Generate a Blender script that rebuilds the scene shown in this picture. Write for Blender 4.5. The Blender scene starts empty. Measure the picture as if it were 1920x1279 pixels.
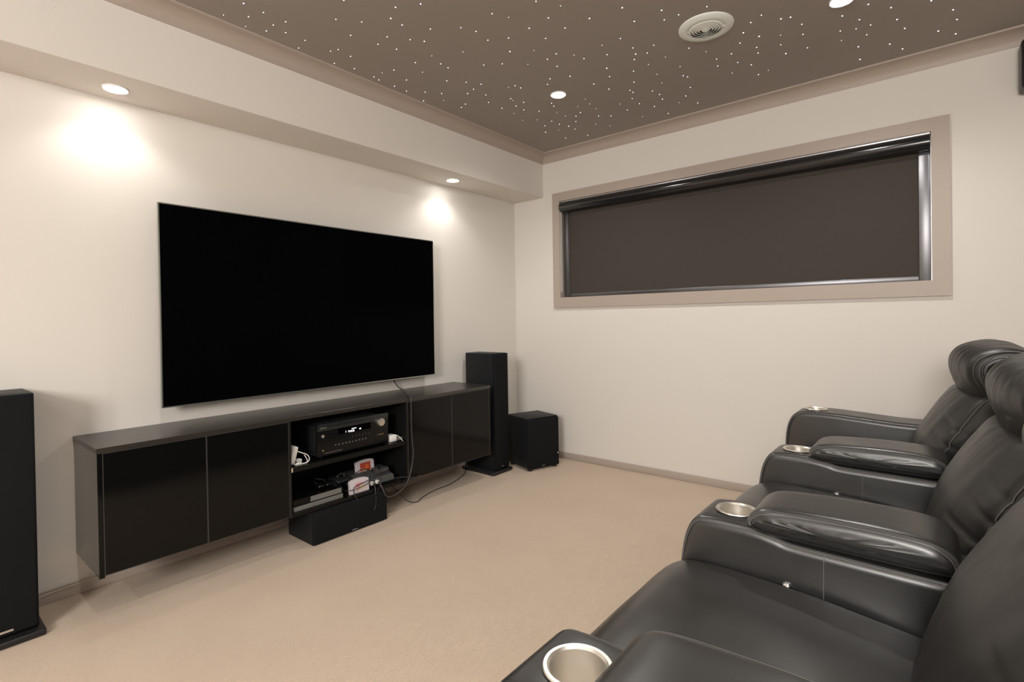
import bpy, bmesh, math, random
from mathutils import Vector, Matrix, noise
C = bpy.context.scene.collection
PI = math.pi
random.seed(4)

# ------------------------------------------------------------------ camera, world, exposure, lights
cam_d = bpy.data.cameras.new('camera'); cam = bpy.data.objects.new('camera', cam_d); C.objects.link(cam)
bpy.context.scene.camera = cam
FW = Vector((-0.63785429, 0.77010133, -0.00926564)); RT = Vector((0.77013197, 0.63769021, -0.01574637)); UP = Vector((0.00621769, 0.01717965, 0.99983309))
M = Matrix((RT, UP, -FW)).transposed().to_4x4(); M.translation = Vector((0, 0, 1.0976))
cam.matrix_world = M
cam_d.sensor_fit = 'HORIZONTAL'; cam_d.sensor_width = 36.0
cam_d.lens = 970.806/1920*36
cam_d.shift_x = (960-952.179)/1920; cam_d.shift_y = (607.975-639.5)/1920
cam_d.clip_start = 0.02; cam_d.clip_end = 50
sc = bpy.context.scene
w = bpy.data.worlds.new('world'); sc.world = w; w.use_nodes = True
w.node_tree.nodes['Background'].inputs[0].default_value = (0.02, 0.025, 0.04, 1)
w.node_tree.nodes['Background'].inputs[1].default_value = 1.0
sc.view_settings.view_transform = 'Standard'; sc.view_settings.look = 'None'
sc.view_settings.gamma = 1; sc.view_settings.use_curve_mapping = False
sc.view_settings.exposure = 0.76
LAMP_COL = (1.0, 0.965, 0.91)
P_CEIL = 25       # watts of each ceiling downlight
P_WASH = 3.6       # watts of each bulkhead downlight

# added soft fill light behind the camera; the wall there has no opening
FILL = bpy.data.lights.new('fill_light', 'AREA'); FILL.shape = 'RECTANGLE'; FILL.size = 1.5; FILL.size_y = 0.9; FILL.energy = 116; FILL.color = (1.0, 0.965, 0.92)
fill = bpy.data.objects.new('fill_light', FILL); C.objects.link(fill); fill.location = (0.1, -2.62, 1.85); fill.rotation_euler = (math.radians(92), 0, math.radians(20))

# room numbers (metres)
XL, YB, XR, YF, ZC = -2.727, 3.403, 1.40, -2.7, 2.40
BX, BZ = -2.428, 2.069

# ------------------------------------------------------------------ materials
def mat(name, col, rough=0.5, metal=0.0, spec=0.5, emit=None, es=0, coat=0.0, sheen=0.0):
    m = bpy.data.materials.new(name); m.use_nodes = True
    b = m.node_tree.nodes['Principled BSDF']
    b.inputs['Base Color'].default_value = (*col, 1); b.inputs['Roughness'].default_value = rough
    b.inputs['Metallic'].default_value = metal; b.inputs['Specular IOR Level'].default_value = spec
    b.inputs['Coat Weight'].default_value = coat; b.inputs['Sheen Weight'].default_value = sheen
    if emit: b.inputs['Emission Color'].default_value = (*emit, 1); b.inputs['Emission Strength'].default_value = es
    return m
def add_noise(m, scale, bump=0.0, dist=0.001, colvar=None, detail=4, stretch=(1, 1, 1), rvar=None):
    nt = m.node_tree; b = nt.nodes['Principled BSDF']
    tc = nt.nodes.new('ShaderNodeTexCoord'); mp = nt.nodes.new('ShaderNodeMapping'); mp.inputs['Scale'].default_value = stretch
    n = nt.nodes.new('ShaderNodeTexNoise'); n.inputs['Scale'].default_value = scale; n.inputs['Detail'].default_value = detail
    nt.links.new(tc.outputs['Object'], mp.inputs['Vector']); nt.links.new(mp.outputs['Vector'], n.inputs['Vector'])
    if bump:
        bp = nt.nodes.new('ShaderNodeBump'); bp.inputs['Strength'].default_value = bump; bp.inputs['Distance'].default_value = dist
        nt.links.new(n.outputs['Fac'], bp.inputs['Height'])
        old = b.inputs['Normal'].links
        if old: nt.links.new(old[0].from_socket, bp.inputs['Normal'])
        nt.links.new(bp.outputs['Normal'], b.inputs['Normal'])
    if colvar:
        r = nt.nodes.new('ShaderNodeValToRGB'); r.color_ramp.elements[0].position = 0.3; r.color_ramp.elements[1].position = 0.7
        r.color_ramp.elements[0].color = (*colvar[0], 1); r.color_ramp.elements[1].color = (*colvar[1], 1)
        nt.links.new(n.outputs['Fac'], r.inputs['Fac']); nt.links.new(r.outputs['Color'], b.inputs['Base Color'])
    if rvar:
        mr = nt.nodes.new('ShaderNodeMapRange'); mr.inputs['To Min'].default_value = rvar[0]; mr.inputs['To Max'].default_value = rvar[1]
        nt.links.new(n.outputs['Fac'], mr.inputs['Value']); nt.links.new(mr.outputs['Result'], b.inputs['Roughness'])
    return m
WALL = add_noise(mat('wall_paint', (0.71, 0.673, 0.628), 0.85, spec=0.25), 220, 0.12, 0.0008)
TAUPE = add_noise(mat('taupe_gloss_paint', (0.42, 0.355, 0.31), 0.45, spec=0.35), 60, 0.04, 0.001)
CEIL = add_noise(mat('dark_ceiling_paint', (0.355, 0.322, 0.292), 0.9, spec=0.15), 200, 0.1, 0.0008)
def carpet():
    m = mat('ribbed_carpet', (0.47, 0.36, 0.26), 0.95, spec=0.1, sheen=0.15)
    nt = m.node_tree; b = nt.nodes['Principled BSDF']; tc = nt.nodes.new('ShaderNodeTexCoord')
    wv = nt.nodes.new('ShaderNodeTexWave'); wv.bands_direction = 'X'; wv.inputs['Scale'].default_value = 55; wv.inputs['Distortion'].default_value = 1.2
    wv.inputs['Detail'].default_value = 2; wv.inputs['Detail Scale'].default_value = 3
    nz = nt.nodes.new('ShaderNodeTexNoise'); nz.inputs['Scale'].default_value = 260; nz.inputs['Detail'].default_value = 3
    n2 = nt.nodes.new('ShaderNodeTexNoise'); n2.inputs['Scale'].default_value = 2.2; n2.inputs['Detail'].default_value = 3
    for x in (wv, nz, n2): nt.links.new(tc.outputs['Object'], x.inputs['Vector'])
    mx = nt.nodes.new('ShaderNodeMath'); mx.operation = 'ADD'
    nt.links.new(wv.outputs['Fac'], mx.inputs[0]); nt.links.new(nz.outputs['Fac'], mx.inputs[1])
    r = nt.nodes.new('ShaderNodeValToRGB'); r.color_ramp.elements[0].position = 0.35; r.color_ramp.elements[1].position = 1.35/2+0.3
    r.color_ramp.elements[0].color = (0.40, 0.305, 0.225, 1); r.color_ramp.elements[1].color = (0.63, 0.50, 0.385, 1)
    nt.links.new(mx.outputs[0], r.inputs['Fac'])
    mc = nt.nodes.new('ShaderNodeMixRGB'); mc.blend_type = 'MULTIPLY'; mc.inputs['Fac'].default_value = 0.25
    r2 = nt.nodes.new('ShaderNodeValToRGB'); r2.color_ramp.elements[0].position = 0.3; r2.color_ramp.elements[0].color = (0.75, 0.73, 0.70, 1); r2.color_ramp.elements[1].position = 0.65
    nt.links.new(n2.outputs['Fac'], r2.inputs['Fac']); nt.links.new(r.outputs['Color'], mc.inputs['Color1']); nt.links.new(r2.outputs['Color'], mc.inputs['Color2'])
    nt.links.new(mc.outputs['Color'], b.inputs['Base Color'])
    bp = nt.nodes.new('ShaderNodeBump'); bp.inputs['Strength'].default_value = 0.5; bp.inputs['Distance'].default_value = 0.003
    nt.links.new(mx.outputs[0], bp.inputs['Height']); nt.links.new(bp.outputs['Normal'], b.inputs['Normal'])
    return m
CARPET = carpet()
LEATHER = mat('black_leather', (0.018, 0.0175, 0.017), 0.31, spec=0.85)
add_noise(LEATHER, 420, 0.10, 0.0006, detail=3); add_noise(LEATHER, 14, 0.08, 0.004, detail=2, rvar=(0.26, 0.40))
LEATHER2 = mat('black_leather_creased', (0.018, 0.0175, 0.017), 0.38, spec=0.62)
add_noise(LEATHER2, 420, 0.10, 0.0006, detail=3); add_noise(LEATHER2, 9, 0.10, 0.005, detail=4, stretch=(1, 0.6, 2.2), rvar=(0.34, 0.5))
STITCH = mat('stitched_seam', (0.13, 0.125, 0.12), 0.5, spec=0.5)
STEEL = add_noise(mat('brushed_steel', (0.86, 0.82, 0.76), 0.36, 1.0), 60, 0.05, 0.0005, stretch=(1, 1, 30))
CHROME = mat('chrome', (0.85, 0.85, 0.87), 0.08, 1.0)
GLOSS = mat('black_gloss_laminate', (0.004, 0.004, 0.004), 0.08)
GLOSS.node_tree.nodes['Principled BSDF'].inputs['IOR'].default_value = 1.30
TOPM = mat('black_satin_laminate', (0.036, 0.030, 0.026), 0.07, spec=1.3)
TOPM2 = mat('dark_satin_top_laminate', (0.022, 0.019, 0.016), 0.30, spec=0.8)
INNER = mat('black_cabinet_interior', (0.008, 0.008, 0.008), 0.35, spec=0.4)
EDGE = mat('grey_edge_strip', (0.045, 0.045, 0.043), 0.35)
SCREEN = mat('dark_screen_glass', (0.0015, 0.0015, 0.002), 0.10)
SCREEN.node_tree.nodes['Principled BSDF'].inputs['IOR'].default_value = 1.06
TVEDGE = mat('tv_metal_edge', (0.42, 0.45, 0.42), 0.25, 0.9)
BLKPLA = mat('black_plastic', (0.012, 0.012, 0.013), 0.4)
CLOTH = add_noise(mat('speaker_cloth', (0.009, 0.0095, 0.0105), 0.9, spec=0.12), 900, 0.4, 0.001)
VINYL = add_noise(mat('black_woodgrain_vinyl', (0.009, 0.010, 0.012), 0.5, spec=0.3), 30, 0.15, 0.0008, stretch=(12, 12, 1))
FABRIC = add_noise(mat('blind_fabric', (0.072, 0.060, 0.052), 0.85, spec=0.15), 500, 0.2, 0.0006, colvar=((0.052, 0.044, 0.038), (0.068, 0.058, 0.050)))
ANOD = mat('black_anodised_aluminium', (0.19, 0.19, 0.20), 0.36, 1.0)
TUBE = mat('black_gloss_metal', (0.012, 0.012, 0.013), 0.16, spec=0.7)
SILV = mat('silver_aluminium', (0.62, 0.62, 0.64), 0.32, 1.0)
WHITE = mat('white_plastic', (0.78, 0.77, 0.74), 0.4)
VENTW = mat('white_vent_plastic', (0.86, 0.90, 0.87), 0.4)
DARK = mat('dark_void', (0.004, 0.004, 0.004), 0.9, spec=0.1)
GLASS = mat('window_glass', (0.9, 0.95, 0.95), 0.02); GLASS.node_tree.nodes['Principled BSDF'].inputs['Transmission Weight'].default_value = 1.0
LENS = mat('lit_lamp_lens', (1, 1, 1), 0.4, emit=(1.0, 0.97, 0.92), es=28)
STARM = [mat('star_point_faint', (1, 1, 1), 0.4, emit=(0.86, 0.84, 0.9), es=2.2), mat('star_point', (1, 1, 1), 0.4, emit=(0.93, 0.90, 0.98), es=4.2), mat('star_point_bright', (1, 1, 1), 0.4, emit=(0.93, 0.91, 1.0), es=6)]
GREYPL = mat('dark_grey_plastic', (0.055, 0.057, 0.058), 0.38)
GREYBAR = mat('grey_matte_plastic', (0.15, 0.15, 0.14), 0.5)
CARTW = mat('pale_grey_cartridge', (0.60, 0.55, 0.58), 0.45)
CABLE = mat('black_cable', (0.015, 0.015, 0.016), 0.3)
GREYCAB = mat('grey_cable', (0.045, 0.045, 0.046), 0.3)
DISP = mat('lit_display_marks', (1, 1, 1), 0.5, emit=(0.9, 0.9, 1.0), es=1.2)
INK = mat('silver_print', (0.22, 0.22, 0.22), 0.4)
GOLD = mat('gold_jack', (0.7, 0.5, 0.2), 0.3, 1.0)

# ------------------------------------------------------------------ helpers
def link(name, me, m, parent=None, smooth=None):
    o = bpy.data.objects.new(name, me); C.objects.link(o)
    if m:
        for mm in (m if isinstance(m, (list, tuple)) else [m]): me.materials.append(mm)
    if smooth is not None:
        me.polygons.foreach_set('use_smooth', [True]*len(me.polygons))
        if smooth < 180: me.set_sharp_from_angle(angle=math.radians(smooth))
    me.update()
    if parent: o.parent = parent
    return o
def obj(name, bm, m, parent=None, smooth=None):
    bmesh.ops.recalc_face_normals(bm, faces=bm.faces)
    me = bpy.data.meshes.new(name); bm.to_mesh(me); bm.free()
    return link(name, me, m, parent, smooth)
def empty(name, loc, label, cat, group=None, rz=0):
    o = bpy.data.objects.new(name, None); C.objects.link(o); o.location = loc; o.rotation_euler = (0, 0, rz); o.empty_display_size = 0.05
    return tag(o, label, cat, group)
def tag(o, label, cat, group=None):
    o['label'] = label; o['category'] = cat
    if group: o['group'] = group
    return o
def struct(o, label=None, cat=None):
    o['kind'] = 'structure'
    if label: o['label'] = label; o['category'] = cat
    return o
def copy_tree(o, parent=None):
    c = o.copy(); C.objects.link(c)
    if parent: c.parent = parent
    for ch in list(o.children): copy_tree(ch, c)
    return c
def box(bm, x0, x1, y0, y1, z0, z1, bev=0.0, seg=2, only=None):
    r = bmesh.ops.create_cube(bm, size=1.0, matrix=Matrix.Translation(((x0+x1)/2, (y0+y1)/2, (z0+z1)/2)) @ Matrix.Diagonal((x1-x0, y1-y0, z1-z0, 1)))
    if bev:
        vs = set(r['verts']); es = [e for e in bm.edges if e.verts[0] in vs and e.verts[1] in vs]
        if only: es = [e for e in es if only(e)]
        bmesh.ops.bevel(bm, geom=es, offset=bev, segments=seg, profile=0.5, affect='EDGES')
    return bm
def bx(*a, **k): return box(bmesh.new(), *a, **k)
def spline(pts, n=6, closed=True):
    P = [Vector(p) for p in pts]; L = len(P); out = []
    rng = range(L) if closed else range(L-1)
    for i in rng:
        p0 = P[(i-1) % L] if closed or i > 0 else P[0]; p1 = P[i]; p2 = P[(i+1) % L]; p3 = P[(i+2) % L] if closed or i+2 < L else P[-1]
        for k in range(n):
            t = k/n
            out.append(0.5*((2*p1)+(-p0+p2)*t+(2*p0-5*p1+4*p2-p3)*t*t+(-p0+3*p1-3*p2+p3)*t*t*t))
    if not closed: out.append(P[-1])
    return out
def tube_bm(pts, r, seg=8, n=6, closed=False, bm=None, smooth=True):
    bm = bm or bmesh.new(); P = spline(pts, n, closed) if smooth else [Vector(p) for p in pts]
    L = len(P); prev = None; rings = []
    for i in range(L):
        if closed: t = P[(i+1) % L]-P[i-1]
        else: t = P[min(i+1, L-1)]-P[max(i-1, 0)]
        if t.length < 1e-9: t = Vector((0, 0, 1))
        t.normalize()
        if prev is None:
            a = t.orthogonal().normalized()
        else:
            a = prev-t*prev.dot(t)
            a = a.normalized() if a.length > 1e-6 else t.orthogonal().normalized()
        prev = a; b = t.cross(a)
        rings.append([bm.verts.new(P[i]+(a*math.cos(2*PI*k/seg)+b*math.sin(2*PI*k/seg))*r) for k in range(seg)])
    for i in range(L if closed else L-1):
        A = rings[i]; B = rings[(i+1) % L]
        off = 0
        if closed and i == L-1:
            off = min(range(seg), key=lambda o: sum((A[k].co-B[(k+o) % seg].co).length for k in range(seg)))
        for k in range(seg): bm.faces.new((A[k], A[(k+1) % seg], B[(k+1+off) % seg], B[(k+off) % seg]))
    if not closed:
        bm.faces.new(rings[0]); bm.faces.new(list(reversed(rings[-1])))
    return bm
def lathe(prof, seg=40, bm=None, c=(0, 0, 0), closed=False, axis='z'):
    bm = bm or bmesh.new(); rings = []
    for r, z in prof:
        ring = []
        for k in range(seg):
            a = 2*PI*k/seg
            q = (r*math.cos(a), r*math.sin(a), z) if axis == 'z' else ((z, r*math.cos(a), r*math.sin(a)) if axis == 'x' else (r*math.cos(a), z, r*math.sin(a)))
            ring.append(bm.verts.new(Vector(c)+Vector(q)))
        rings.append(ring)
    for i in range(len(rings) if closed else len(rings)-1):
        A = rings[i]; B = rings[(i+1) % len(rings)]
        for k in range(seg): bm.faces.new((A[k], A[(k+1) % seg], B[(k+1) % seg], B[k]))
    if not closed:
        if prof[0][0] > 1e-5: bm.faces.new(rings[0])
        if prof[-1][0] > 1e-5: bm.faces.new(list(reversed(rings[-1])))
    bmesh.ops.remove_doubles(bm, verts=bm.verts, dist=1e-6)
    return bm
def inset_prof(P, d):
    out = []; L = len(P)
    A = sum(P[i].x*P[(i+1) % L].y-P[(i+1) % L].x*P[i].y for i in range(L)); s = 1 if A > 0 else -1
    for i in range(L):
        t = (P[(i+1) % L]-P[i-1]); t = t.normalized() if t.length > 1e-9 else Vector((1, 0))
        out.append(P[i]+Vector((-t.y, t.x))*s*d)
    return out
def slab(pts, y0, y1, r, nr=6, ny=8, n=6, bulge=0.0, disp=None, corners=False, wfun=None, capn=3, capd=None):
    """extrude a closed x-z profile along y with rounded rims; disp(x,y,z,n)->Vector"""
    P = spline([Vector(p) for p in pts], n) if not corners else [Vector(p) for p in pts]
    secs = []
    for k in range(nr+1):
        th = PI/2*k/nr; secs.append((y0+r*(1-math.cos(th)), r*(1-math.sin(th))))
    for k in range(1, ny): secs.append((y0+r+(y1-y0-2*r)*k/ny, 0))
    for k in range(nr, -1, -1):
        th = PI/2*k/nr; secs.append((y1-r*(1-math.cos(th)), r*(1-math.sin(th))))
    bm = bmesh.new(); rings = []; yc = (y0+y1)/2
    for y, d in secs:
        Q = inset_prof(P, d) if d > 1e-6 else P
        ring = []
        for q in Q:
            yy = y if not wfun else yc+(y-yc)*wfun(q.y)
            v = Vector((q.x, yy, q.y))
            if disp: v = disp(v, (y-yc)/((y1-y0)/2))
            ring.append(bm.verts.new(v))
        rings.append(ring)
    L = len(P)
    for i in range(len(rings)-1):
        for k in range(L): bm.faces.new((rings[i][k], rings[i][(k+1) % L], rings[i+1][(k+1) % L], rings[i+1][k]))
    for ring in (rings[0], rings[-1]):     # slightly domed end caps
        cc = sum((v.co for v in ring), Vector())/L; sgn = -1 if ring is rings[0] else 1
        prev = ring
        for f in [1-k/capn for k in range(1, capn)]:
            nx = []
            for v in ring:
                q = cc+(v.co-cc)*f+Vector((0, sgn*bulge*(1-f*f), 0))
                if capd: q = q+Vector((0, sgn*capd(q, f), 0))
                nx.append(bm.verts.new(q))
            for k in range(L): bm.faces.new((prev[k], prev[(k+1) % L], nx[(k+1) % L], nx[k]))
            prev = nx
        bm.faces.new(prev)
    return bm
def text(name, s, size, m, parent, mw, align='LEFT', depth=0.0004):
    cu = bpy.data.curves.new(name, 'FONT'); cu.body = s; cu.size = size; cu.extrude = depth; cu.align_x = align
    t = bpy.data.objects.new(name, cu); C.objects.link(t)
    dg = bpy.context.evaluated_depsgraph_get(); me = bpy.data.meshes.new_from_object(t.evaluated_get(dg))
    bpy.data.objects.remove(t); me.transform(mw)
    return link(name, me, m, parent)
def facing_x(x, y, z):      # text plane facing +x, reading along +y
    return Matrix(((0, 0, 1, x), (1, 0, 0, y), (0, 1, 0, z), (0, 0, 0, 1)))

# ------------------------------------------------------------------ the room
struct(obj('floor', bx(XL-.1, XR+.1, YF-.1, YB+.12, -.05, 0), CARPET))
struct(obj('ceiling', bx(XL-.1, XR+.1, YF-.1, YB+.12, ZC, ZC+.06), CEIL))
struct(obj('wall_left', bx(XL-.1, XL, YF-.1, YB+.12, 0, ZC), WALL))
struct(obj('wall_right', bx(XR, XR+.1, YF-.1, YB+.12, 0, ZC), WALL))
struct(obj('wall_front', bx(XL, XR, YF-.1, YF, 0, ZC), WALL))
WX0, WX1, WZ0, WZ1 = -2.280, -0.005, 1.250, 2.026          # window opening
def ring_wall(bm, xs, zs, y0, y1):
    a0, a1, b0, b1 = xs; c0, c1, d0, d1 = zs     # outer x a0..b1, inner a1..b0
    o = [(a0, c0), (b1, c0), (b1, d1), (a0, d1)]; i = [(a1, c1), (b0, c1), (b0, d0), (a1, d0)]
    V = {}
    for tag_, L in (('o', o), ('i', i)):
        for k, (x, z) in enumerate(L):
            for s, y in enumerate((y0, y1)): V[tag_, k, s] = bm.verts.new((x, y, z))
    for k in range(4):
        j = (k+1) % 4
        for s in (0, 1): bm.faces.new((V['o', k, s], V['o', j, s], V['i', j, s], V['i', k, s]))
        bm.faces.new((V['o', k, 0], V['o', j, 0], V['o', j, 1], V['o', k, 1])); bm.faces.new((V['i', k, 0], V['i', j, 0], V['i', j, 1], V['i', k, 1]))
    return bm
struct(obj('wall_back', ring_wall(bmesh.new(), (XL, WX0, WX1, XR), (0, WZ0, WZ1, ZC), YB, YB+.12), WALL))
struct(obj('wall_bulkhead', bx(XL, BX, YF, YB, BZ, ZC, bev=0.003, only=lambda e: all(abs(v.co.x-BX) < 1e-4 and abs(v.co.z-BZ) < 1e-4 for v in e.verts)), WALL, smooth=30))
# coved cornice
def cove(sw):
    pr = [(0, -.066), (.005, -.0665), (.0065, -.060)]
    for k in range(9):
        a = PI/2*k/8; pr.append((.0065+.063*(1-math.cos(a)), -.060+.050*math.sin(a)))
    pr += [(.0725, -.009), (.0800, -.008), (.0806, 0), (0, 0)]
    return pr
def cornice(name, a, b, nrm, mitre=(0, 0)):
    bm = bmesh.new(); a = Vector(a); b = Vector(b); d = (b-a).normalized(); nrm = Vector(nrm); R = []
    for e, q, m in ((0, a, mitre[0]), (1, b, mitre[1])):
        R.append([bm.verts.new(q+nrm*u+Vector((0, 0, v))+d*(m*u)) for u, v in cove(0)])
    L = len(R[0])
    for k in range(L): bm.faces.new((R[0][k], R[0][(k+1) % L], R[1][(k+1) % L], R[1][k]))
    bm.faces.new(R[0]); bm.faces.new(R[1])
    return struct(obj(name, bm, TAUPE, smooth=35))
cornice('trim_1', (BX, YF, ZC), (BX, YB, ZC), (1, 0, 0), (1, -1))
cornice('trim_2', (BX, YB, ZC), (XR, YB, ZC), (0, -1, 0), (1, -1))
cornice('trim_3', (XR, YF, ZC), (XR, YB, ZC), (-1, 0, 0), (1, -1))
def board(name, x0, x1, y0, y1):
    return struct(obj(name, bx(x0, x1, y0, y1, 0, .050, bev=0.004), TAUPE, smooth=30))
board('baseboard_left', XL, XL+.012, YF, YB); board('baseboard_back', XL+.012, XR-.012, YB-.012, YB)
board('baseboard_right', XR-.012, XR, YF, YB)
# window: architrave, jamb lining, aluminium frame, pane
struct(obj('trim_4', ring_wall(bmesh.new(), (-2.332, WX0+.004, WX1-.004, .057), (1.182, WZ0-.0+.004, WZ1-.004, 2.081), YB-.016, YB), TAUPE))
# unseen frame on the solid rear wall, added to go with the fill light
struct(obj('fill_frame', ring_wall(bmesh.new(), (-.72, -.66, .86, .92), (1.34, 1.395, 2.305, 2.36), YF, YF+.02), TAUPE))
win = bpy.data.objects.new('window_1', None); C.objects.link(win); win.location = (-1.14, YB+.06, WZ0); win['kind'] = 'structure'
def at(o, parent):      # keep world placement under a parent that has only a location
    o.parent = parent; o.matrix_parent_inverse = Matrix.Translation(-Vector(parent.location)); return o
at(obj('window_lining', ring_wall(bmesh.new(), (WX0-.001, WX0+.012, WX1-.012, WX1+.001), (WZ0-.001, WZ0+.012, WZ1-.012, WZ1+.001), YB-.015, YB+.119), TAUPE), win)
at(obj('window_frame', ring_wall(bmesh.new(), (WX0+.012, WX0+.05, WX1-.05, WX1-.012), (WZ0+.012, WZ0+.05, WZ1-.05, WZ1-.012), YB+.075, YB+.115), SILV), win)
at(obj('pane', bx(WX0+.045, WX1-.045, YB+.092, YB+.098, WZ0+.045, WZ1-.045), GLASS), win)

# ------------------------------------------------------------------ roller blind in the window
bl = empty('roller_blind', (-1.14, YB+.03, 1.965), 'black fabric roller blind pulled down in the wide window, black tube on top', 'blind')
at(obj('roller_tube', lathe([(.001, -2.263), (.036, -2.263), (.0405, -2.258), (.0405, -.022), (.036, -.018), (.001, -.018)], 40, c=(0, YB+.006, 1.966), axis='x'), TUBE, smooth=40), bl)
at(obj('head_rail', bx(-2.262, -.02, YB-.004, YB+.05, 2.005, 2.013), SILV), bl)
def fabric_bm():
    bm = bmesh.new(); nx, nz = 90, 30; V = []
    for j in range(nz+1):
        row = []
        for i in range(nx+1):
            x = -2.215+2.15*i/nx; z = 1.283+.66*j/nz; u = i/nx
            g = max(0, 1-(j/nz)*3.2)
            y = YB+.045+.0035*g*(math.exp(-((u-.17-.04*j/nz)/.012)**2)+.8*math.exp(-((u-.27+.05*j/nz)/.014)**2)-.7*math.exp(-((u-.38+.06*j/nz)/.02)**2)+.6*math.exp(-((u-.60-.25*j/nz)/.02)**2))
            row.append(bm.verts.new((x, y, z)))
        V.append(row)
    B = [[bm.verts.new(v.co+Vector((0, .0012, 0))) for v in row] for row in V]
    for j in range(nz):
        for i in range(nx):
            bm.faces.new((V[j][i], V[j][i+1], V[j+1][i+1], V[j+1][i])); bm.faces.new((B[j][i], B[j+1][i], B[j+1][i+1], B[j][i+1]))
    for i in range(nx):
        bm.faces.new((V[0][i], B[0][i], B[0][i+1], V[0][i+1])); bm.faces.new((V[nz][i], V[nz][i+1], B[nz][i+1], B[nz][i]))
    for j in range(nz):
        bm.faces.new((V[j][0], V[j+1][0], B[j+1][0], B[j][0])); bm.faces.new((V[j][nx], B[j][nx], B[j+1][nx], V[j+1][nx]))
    return bm
at(obj('blind_fabric', fabric_bm(), FABRIC, smooth=60), bl)
at(obj('bottom_rail', bx(-2.213, -.068, YB+.034, YB+.048, 1.2635, 1.2905, bev=.004), ANOD, smooth=40), bl)
for xa, xb in ((-2.256, -2.212), (-.068, -.019)):
    b_ = bx(xa, xb, YB+.026, YB+.036, 1.2625, 1.926, bev=.002)
    at(obj('side_channel', b_, ANOD, smooth=40), bl)
at(obj('channel_lip', bx(-.0185, -.0172, YB-.012, YB+.036, 1.2625, 1.99), SILV), bl)
cord = bmesh.new()
for dx in (0, .011): tube_bm([(-2.2655+dx, YB-.006, 1.935), (-2.2655+dx, YB-.006, 1.32)], .0016, bm=cord, smooth=False)
tube_bm([(-2.2655, YB-.006, 1.32), (-2.260, YB-.006, 1.308), (-2.2545, YB-.006, 1.32)], .0016, bm=cord)
at(obj('pull_cord', cord, WHITE, smooth=60), bl)

# ------------------------------------------------------------------ lamps, vent, star points
def downlight(name, x, y, z, label, power, spot, blend, group, ring=.046):
    t = empty(name, (x, y, z), label, 'light', group)
    obj('lamp_ring', lathe([(ring, 0), (ring, -.003), (ring-.003, -.006), (ring-.006, -.0045), (ring-.007, -.001)], 36, closed=False), WHITE, t, smooth=50)
    obj('lamp_lens', lathe([(.0005, -.0040), (ring-.009, -.0038), (ring-.007, -.0015)], 36), LENS, t, smooth=50)
    L = bpy.data.lights.new('lamp_light', 'SPOT'); L.energy = power; L.color = LAMP_COL; L.spot_size = math.radians(spot); L.spot_blend = blend; L.shadow_soft_size = .03
    l = bpy.data.objects.new('lamp_light', L); C.objects.link(l); l.parent = t; l.location = (0, 0, -.012)
    return t
downlight('downlight', -1.684, 2.526, ZC, 'round lit downlight in the dark ceiling near the window wall corner', P_CEIL, 150, .75, 'ceiling downlights')
downlight('downlight', -.295, 2.559, ZC, 'round lit downlight cut by the top edge of the photo', P_CEIL, 150, .75, 'ceiling downlights')
for k, (x, y) in enumerate(((-.98, .38), (.35, .38), (-1.0, -1.45), (.35, -1.45))):  # unseen lamps, placed to fill the room and even out the walls
    downlight('downlight', x, y, ZC, ['unseen ceiling downlight added over the left of the carpet', 'unseen ceiling downlight added over the near recliner', 'unseen rear ceiling downlight added on the left', 'unseen rear ceiling downlight added on the right'][k], P_CEIL, 150, .75, 'ceiling downlights')
downlight('downlight', -2.584, .625, BZ, 'round lit downlight in the bulkhead soffit, above the left end of the television', P_WASH, 128, .6, 'bulkhead downlights')
downlight('downlight', -2.576, 2.538, BZ, 'round lit downlight in the bulkhead soffit, above the right end of the television', P_WASH, 128, .6, 'bulkhead downlights')

v = empty('air_vent', (-.792, 2.386, ZC), 'round white ceiling air vent with concentric rings', 'vent')
obj('vent_back', lathe([(.0005, -.0005), (.084, -.0005), (.084, -.0025), (.0005, -.0025)], 48), DARK, v)
obj('vent_frame', lathe([(.117, 0), (.1165, -.004), (.112, -.007), (.095, -.010), (.085, -.013), (.081, -.012), (.080, -.003), (.083, 0)], 64), VENTW, v, smooth=40)
for r in (.070, .057, .044, .031):
    obj('vent_ring', lathe([(r+.010, -.006), (r-.003, -.0150), (r-.005, -.0150), (r-.0045, -.0135), (r+.009, -.0045)], 48, closed=True), VENTW, v, smooth=40)
obj('vent_cap', lathe([(.0005, -.0155), (.006, -.0155), (.007, -.0135), (.016, -.0150), (.024, -.008), (.0005, -.006)], 32), VENTW, v, smooth=40)
sp = bmesh.new()
for a in (20, 110, 200, 290):
    q = bmesh.new(); box(q, .012, .082, -.0012, .0012, -.012, -.007); bmesh.ops.rotate(q, verts=q.verts, matrix=Matrix.Rotation(math.radians(a), 3, 'Z'), cent=(0, 0, 0))
    me_ = bpy.data.meshes.new('tmp'); q.to_mesh(me_); q.free(); sp.from_mesh(me_); bpy.data.meshes.remove(me_)
obj('vent_spokes', sp, VENTW, v)

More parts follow.
